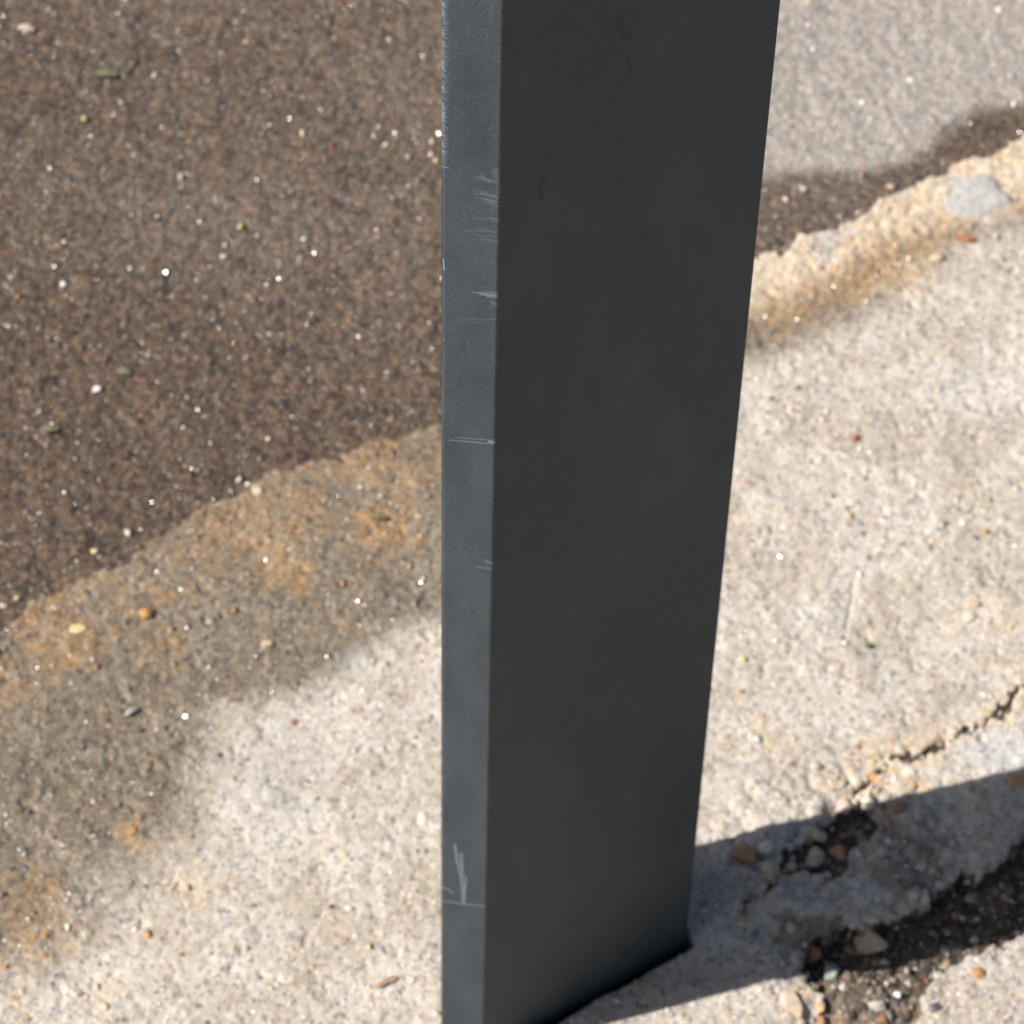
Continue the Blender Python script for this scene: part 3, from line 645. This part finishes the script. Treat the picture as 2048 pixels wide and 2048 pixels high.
P_ = 'pebble'
for a in [
    # --- in and round the gap by the shadow
    ('stone', 'largest stone, tan and blocky, lying in the dark soil gap in the post shadow', 'stone', 1732, 1888, 86, 92, 'tan', 20, .8, .2, None, .5),
    ('stone', 'rounded brown stone just left of the largest blocky stone', 'stone', 1618, 1914, 50, 40, 'orangebrown', 10, .7, .3),
    ('stone', 'grey green stone half buried below and left of the largest stone', 'stone', 1660, 1946, 42, 36, 'greygreen', 5, .6, .4, None, .4),
    (P_, 'upright buff pebble against the ragged concrete edge right of the largest stone', 'pebble', 1790, 1846, 28, 42, 'buff', 0, .9, .2),
    (P_, 'small pale pebble just above and left of the largest stone', 'pebble', 1667, 1858, 22, 20, 'white', 0, .8, .2),
    ('stone', 'flat orange brown stone in the shadow closest to the post', 'stone', 1488, 1708, 56, 52, 'orangebrown', 20, .25, .55, None, .3),
    (P_, 'cream oval pebble touching the right of the flat orange brown stone', 'pebble', 1532, 1698, 36, 26, 'cream', -15, .6, .25),
    (P_, 'long tan pebble at the top of the dark soil pocket', 'pebble', 1632, 1674, 46, 26, 'tan', -30, .7, .2),
    (P_, 'round whitish pebble right of the long tan one in the soil pocket', 'pebble', 1663, 1655, 20, 24, 'white', 0, .8, .2),
    ('stone', 'grey tan rounded stone in the middle of the soil pocket', 'stone', 1628, 1724, 44, 40, 'tan', 0, .75, .2, None, .35),
    (P_, 'orange brown pebble right of the middle of the soil pocket', 'pebble', 1678, 1710, 36, 40, 'orangebrown', 30, .5, .4),
    (P_, 'thin yellow cream pebble at the right side of the soil pocket', 'pebble', 1715, 1708, 18, 28, 'cream', 20, .7, .3),
    (P_, 'dull yellow pebble at the lower left of the soil pocket', 'pebble', 1583, 1737, 30, 22, 'buff', 10, .6, .3),
    (P_, 'brown pebble just inside the top edge of the post shadow', 'pebble', 1794, 1616, 32, 28, 'brown', 0, .6, .35),
    (P_, 'pinkish pebble sunlit on the top edge of the post shadow', 'pebble', 1690, 1616, 36, 30, 'pink', 0, .6, .4),
    ('stone', 'cream stone in full sun above the soil pocket', 'stone', 1738, 1602, 40, 42, 'cream', 0, .55, .45, None, .35),
    ('brick_chip', 'orange brown chip where the shadow edge meets the right frame', 'chip', 2032, 1563, 44, 26, 'orangebrown', 10, .35, .5),
    (P_, 'grey green pebble alone in the dark soil right of the broken concrete edge', 'pebble', 1943, 1798, 36, 24, 'greygreen', 10, .5, .35, None, .4),
    (P_, 'small buff pebble in the dark soil above the grey green one', 'pebble', 1912, 1775, 16, 16, 'buff', 0, .7, .3),
    (P_, 'white wedge shaped pebble on the sunlit soil at the bottom', 'pebble', 1796, 1990, 28, 22, 'white', -35, .7, .2, None, .45),
    (P_, 'cream round pebble above left of the white wedge on sunlit soil', 'pebble', 1773, 1968, 16, 16, 'cream', 0, .8, .2),
    (P_, 'bright white pebble alone on the pale slab in the bottom right corner', 'pebble', 1918, 1989, 17, 17, 'white', 0, .8, .15),
    ('brick_chip', 'tiny red chip at the edge of the bottom right slab', 'chip', 1852, 1962, 11, 11, 'red', 0, .7, .2),
    ('stone', 'tan broken chunk at the bottom edge left of the sunlit soil', 'stone', 1588, 2012, 40, 56, 'tan', 10, .4, .6, None, .45),
    (P_, 'buff pebble on the lower shadow edge near the largest stone', 'pebble', 1812, 1945, 20, 18, 'buff', 0, .7, .25),
    (P_, 'brown tan pebble at the right above the largest stone', 'pebble', 1740, 1840, 34, 20, 'buff', -20, .5, .35),
    (P_, 'pale pebble at the left end of the dark gap bottom', 'pebble', 1613, 1952, 20, 20, 'grey', 0, .7, .3),
    # --- damp tarmac, left
    (P_, 'brightest white pebble on the wet tarmac at left', 'pebble', 192, 781, 28, 20, 'white', 10, .7, .15),
    (P_, 'cream white oval pebble just above the tarmac edge at left', 'pebble', 256, 1067, 27, 19, 'cream', 0, .7, .15),
    (P_, 'yellow pebble below left of the cream oval one by the tarmac edge', 'pebble', 189, 1104, 19, 19, 'yellow', 0, .7, .2),
    (P_, 'white pebble cut by the left frame near the tarmac edge', 'pebble', 8, 1214, 26, 17, 'cream', 0, .7, .2),
    (P_, 'small buff pebble right of the one cut by the left frame', 'pebble', 34, 1201, 18, 16, 'buff', 0, .7, .2),
    (P_, 'cream pebble sitting on the tarmac edge halfway to the post', 'pebble', 480, 961, 24, 20, 'cream', 20, .7, .2),
    (P_, 'yellowish pebble on the concrete edge just right of the tarmac edge pebble', 'pebble', 516, 984, 30, 18, 'buff', 30, .5, .4),
    (P_, 'small white pebble standing out in the middle of the upper tarmac', 'pebble', 608, 480, 15, 15, 'white', 0, .8, .1),
    (P_, 'cream pebble near the top of the tarmac left of centre', 'pebble', 310, 152, 17, 17, 'cream', 0, .8, .1),
    (P_, 'yellow pebble in the upper left of the tarmac', 'pebble', 168, 243, 17, 18, 'yellow', 0, .8, .1),
    (P_, 'yellow cream pebble in the middle of the tarmac', 'pebble', 482, 457, 18, 22, 'yellow', 0, .8, .15),
    (P_, 'cream pebble just below left of the yellow cream one in mid tarmac', 'pebble', 447, 516, 20, 16, 'cream', -20, .8, .15),
    (P_, 'cream pebble in the upper tarmac towards the post', 'pebble', 605, 268, 16, 17, 'cream', 0, .8, .1),
    (P_, 'buff pebble left of centre on the upper tarmac', 'pebble', 361, 356, 15, 17, 'buff', 0, .8, .1),
    (P_, 'topmost of the three pale pebbles close beside the post', 'pebble', 863, 284, 15, 17, 'cream', 0, .8, .15),
    (P_, 'middle of the three pale pebbles close beside the post', 'pebble', 862, 309, 17, 16, 'cream', 0, .8, .15),
    (P_, 'lowest and yellowest of the three pale pebbles close beside the post', 'pebble', 872, 324, 14, 15, 'yellow', 0, .8, .15),
    (P_, 'pale grey pebble left of the three beside the post', 'pebble', 815, 317, 16, 15, 'grey', 0, .8, .15),
    (P_, 'off white pebble up and left of the three beside the post', 'pebble', 772, 291, 17, 15, 'cream', 0, .8, .15),
    ('brick_chip', 'tiny red chip on the upper tarmac left of the post', 'chip', 665, 294, 13, 11, 'red', 30, .7, .2),
    (P_, 'orange pebble near the left frame on the tarmac', 'pebble', 37, 597, 15, 14, 'orange', 0, .8, .15),
    (P_, 'orange yellow pebble low on the tarmac towards the post', 'pebble', 698, 643, 15, 14, 'orange', 0, .8, .15),
    (P_, 'pale blue white pebble on the tarmac above the brightest white one', 'pebble', 127, 569, 17, 14, 'white', 0, .8, .15),
    # --- damp sandy concrete, left
    ('stone', 'orange flat stone with a brown side in the damp sandy strip', 'stone', 292, 1229, 34, 24, 'orange', 30, .45, .4),
    (P_, 'small bright orange pebble right of the orange stone in the sandy strip', 'pebble', 468, 1223, 16, 20, 'orange', 0, .8, .2),
    (P_, 'yellow flat stone in the damp strip near the left frame', 'stone', 155, 1258, 42, 18, 'yellow', 10, .35, .5),
    (P_, 'orange pebble in the sandy strip beside the post', 'pebble', 685, 1169, 16, 14, 'orange', 0, .7, .25),
    (P_, 'orange flat pebble touching the post outline on the left', 'pebble', 820, 1133, 20, 16, 'orange', 0, .5, .35),
    (P_, 'buff crescent pebble above the dry white patch', 'pebble', 535, 1287, 30, 14, 'buff', 10, .5, .4),
    ('brick_chip', 'rust coloured chip in the grey damp concrete at left', 'chip', 195, 1336, 20, 14, 'rust', 0, .5, .3),
    (P_, 'orange pebble at the top right corner of the dry white patch', 'pebble', 833, 1297, 20, 12, 'orange', 0, .5, .35),
    ('stone', 'orange tan stone on the border of damp and dry concrete', 'stone', 266, 1666, 34, 24, 'orangebrown', 25, .35, .55, None, .5),
    # --- dry concrete, lower left
    (P_, 'cream angular pebble on dry concrete near the foot of the post', 'pebble', 699, 1818, 22, 24, 'cream', 20, .7, .2, None, .45),
    ('twig', 'short dark brown bit of bark left of the cream angular pebble', 'bark', 661, 1814, 20, 9, 'dark', 25, .7, .2),
    (P_, 'yellow orange pebble below right of the cream angular pebble', 'pebble', 738, 1896, 15, 18, 'yellow', 30, .7, .2),
    (P_, 'orange tan pebble on dry concrete in the lower left', 'pebble', 293, 1868, 24, 28, 'orangebrown', 0, .5, .35),
    (P_, 'orange tan pebble up and right of the other in the lower left', 'pebble', 376, 1774, 22, 26, 'buff', 30, .5, .35),
    (P_, 'upper of two tan pebbles near the bottom left edge', 'pebble', 193, 1975, 24, 26, 'buff', 0, .5, .35),
    (P_, 'lower of two tan pebbles near the bottom left edge', 'pebble', 207, 2012, 24, 32, 'buff', 20, .5, .35),
    ('brick_chip', 'reddish sliver on dry concrete low at left', 'chip', 362, 1912, 17, 10, 'rust', 15, .5, .3),
    ('brick_chip', 'reddish sliver halfway up the dry concrete at left', 'chip', 505, 1811, 18, 9, 'rust', 15, .5, .3),
    (P_, 'orange pebble in the sandy patch at the far left', 'pebble', 92, 1874, 22, 14, 'orange', -10, .6, .3),
    (P_, 'cream pebble right of the orange one in the far left sandy patch', 'pebble', 135, 1856, 19, 22, 'cream', 0, .7, .25),
    (P_, 'orange pebble by the left frame under the sandy patch', 'pebble', 12, 1936, 24, 16, 'orange', 0, .6, .3),
    (P_, 'cream flat pebble close to the foot of the post near the bottom edge', 'pebble', 824, 1960, 24, 18, 'cream', 0, .5, .3),
    # --- right
    ('brick_chip', 'red brown chip between two small white pebbles right of the post', 'chip', 1709, 878, 26, 20, 'rust', -10, .5, .35),
    (P_, 'white pebble just under the red brown chip', 'pebble', 1720, 898, 18, 13, 'white', 0, .7, .2),
    (P_, 'white pebble up and left of the red brown chip', 'pebble', 1654, 824, 14, 15, 'white', 0, .8, .15),
    (P_, 'white pebble up and right of the red brown chip', 'pebble', 1826, 861, 16, 16, 'white', 0, .8, .15),
    (P_, 'white pebble in the middle of the dry concrete above the hairline crack', 'pebble', 1719, 1149, 17, 18, 'white', 0, .8, .15),
    (P_, 'white pebble below the end of the hairline crack', 'pebble', 1690, 1289, 15, 15, 'white', 0, .8, .15),
    (P_, 'orange pebble on dry concrete by the right frame', 'pebble', 1971, 1064, 18, 16, 'orange', 0, .7, .2),
    (P_, 'brown pebble left below the orange one by the right frame', 'pebble', 1905, 1118, 17, 12, 'orangebrown', 0, .6, .25),
    ('brick_chip', 'brown orange sliver on dry concrete right of the post', 'chip', 1608, 1088, 24, 9, 'orangebrown', 20, .5, .3),
    (P_, 'tan flat pebble above a cream one at the right', 'pebble', 1946, 1210, 34, 17, 'buff', 0, .4, .4),
    (P_, 'cream flat pebble under the tan one at the right', 'pebble', 1938, 1236, 30, 22, 'cream', 0, .4, .4),
    (P_, 'yellow pebble beside the right edge of the post', 'pebble', 1485, 1320, 24, 14, 'yellow', -15, .6, .3),
    (P_, 'orange pebble under the yellow one beside the right edge of the post', 'pebble', 1480, 1384, 20, 16, 'orange', 0, .6, .25),
    (P_, 'orange pebble on dry concrete above the rubble filled crack', 'pebble', 1676, 1388, 14, 13, 'orange', 0, .7, .25),
    (P_, 'white pebble on sunlit concrete just above the post shadow', 'pebble', 1515, 1479, 20, 17, 'white', 0, .8, .15),
    (P_, 'orange pebble touching the right edge of the post higher up', 'pebble', 1493, 966, 20, 11, 'orange', 10, .5, .3),
    (P_, 'white pebble on the damp streak right of the post', 'pebble', 1734, 605, 17, 17, 'white', 0, .8, .15),
    ('brick_chip', 'terracotta bar shaped chip in the rubble right of the sandy crest', 'chip', 1928, 480, 46, 13, 'rust', 0, .6, .25),
    (P_, 'very white pebble at the right end of the terracotta chip', 'pebble', 1992, 476, 18, 19, 'white', 0, .8, .15),
    (P_, 'mauve grey pebble in the sandy crest', 'pebble', 1822, 463, 24, 18, 'pink', 0, .6, .3),
    (P_, 'buff pebble below the mauve grey one in the sandy crest', 'pebble', 1873, 517, 30, 18, 'buff', 0, .5, .3),
    ('stone', 'broad flat pale grey stone set in the sandy crest at right', 'stone', 1962, 398, 150, 96, 'grey', 15, .07, .6, None, .3),
    (P_, 'white pebble on the dry upper tarmac nearer the sandy crest', 'pebble', 1724, 207, 18, 18, 'white', 0, .8, .15),
    (P_, 'white pebble on the dry upper tarmac nearer the post', 'pebble', 1626, 101, 17, 16, 'white', 0, .8, .15),
    (P_, 'cream pebble on the dry tarmac beside the right frame', 'pebble', 2027, 209, 18, 16, 'cream', 0, .8, .15),
    (P_, 'white pebble in the top right corner beside the beige stone', 'pebble', 1997, 22, 22, 18, 'white', 20, .6, .15),
    ('stone', 'beige stone cut off by the top right corner of the frame', 'stone', 2062, -18, 130, 56, 'buff', -30, .5, .2),
    (P_, 'pink tinged pebble in the damp band of tarmac right of the post', 'pebble', 1608, 381, 24, 17, 'pink', 0, .7, .2),
    (P_, 'cream pebble left of the pink tinged one by the right edge of the post', 'pebble', 1572, 401, 18, 17, 'cream', 0, .7, .2),
    (P_, 'orange pebble where the damp band meets the sandy crest', 'pebble', 1724, 352, 17, 15, 'orange', 0, .7, .2),
    (P_, 'yellow buff pebble between the two dark damp lobes at right', 'pebble', 1780, 376, 24, 18, 'buff', 0, .6, .25),
]:
    pebble(*a)
leaf('olive sliver of leaf on the upper left tarmac', 213, 151, 44, 17, 'olive', 0)
leaf('pale pinkish sliver in the top left corner of the tarmac', 52, 62, 34, 15, 'pink', -10, 'wood chip', 'wood_chip')
leaf('greenish torn leaf on the tarmac above the brightest white pebble', 248, 747, 30, 18, 'olive', -10)
leaf('dull green leaf scrap low on the left tarmac', 100, 862, 36, 14, 'olive', 10)
leaf('pale grey sliver lying aslant on the grey damp concrete', 261, 1430, 34, 9, 'grey', 42, 'wood chip', 'wood_chip')
leaf('olive leaf scrap in the sandy strip beside the post', 757, 1046, 36, 12, 'olive', -5)
leaf('tiny green leaf scrap on dry concrete right of the post', 1733, 1303, 15, 12, 'green', -20)
leaf('thin brown stalk on the concrete at the bottom beside the post', 772, 1973, 56, 7, 'orangebrown', 30, 'stalk', 'dry_stalk')

print('tris', sum(len(o.data.polygons) * (2 if len(o.data.polygons[0].vertices) == 4 else 1) for o in C.objects if o.type == 'MESH'))
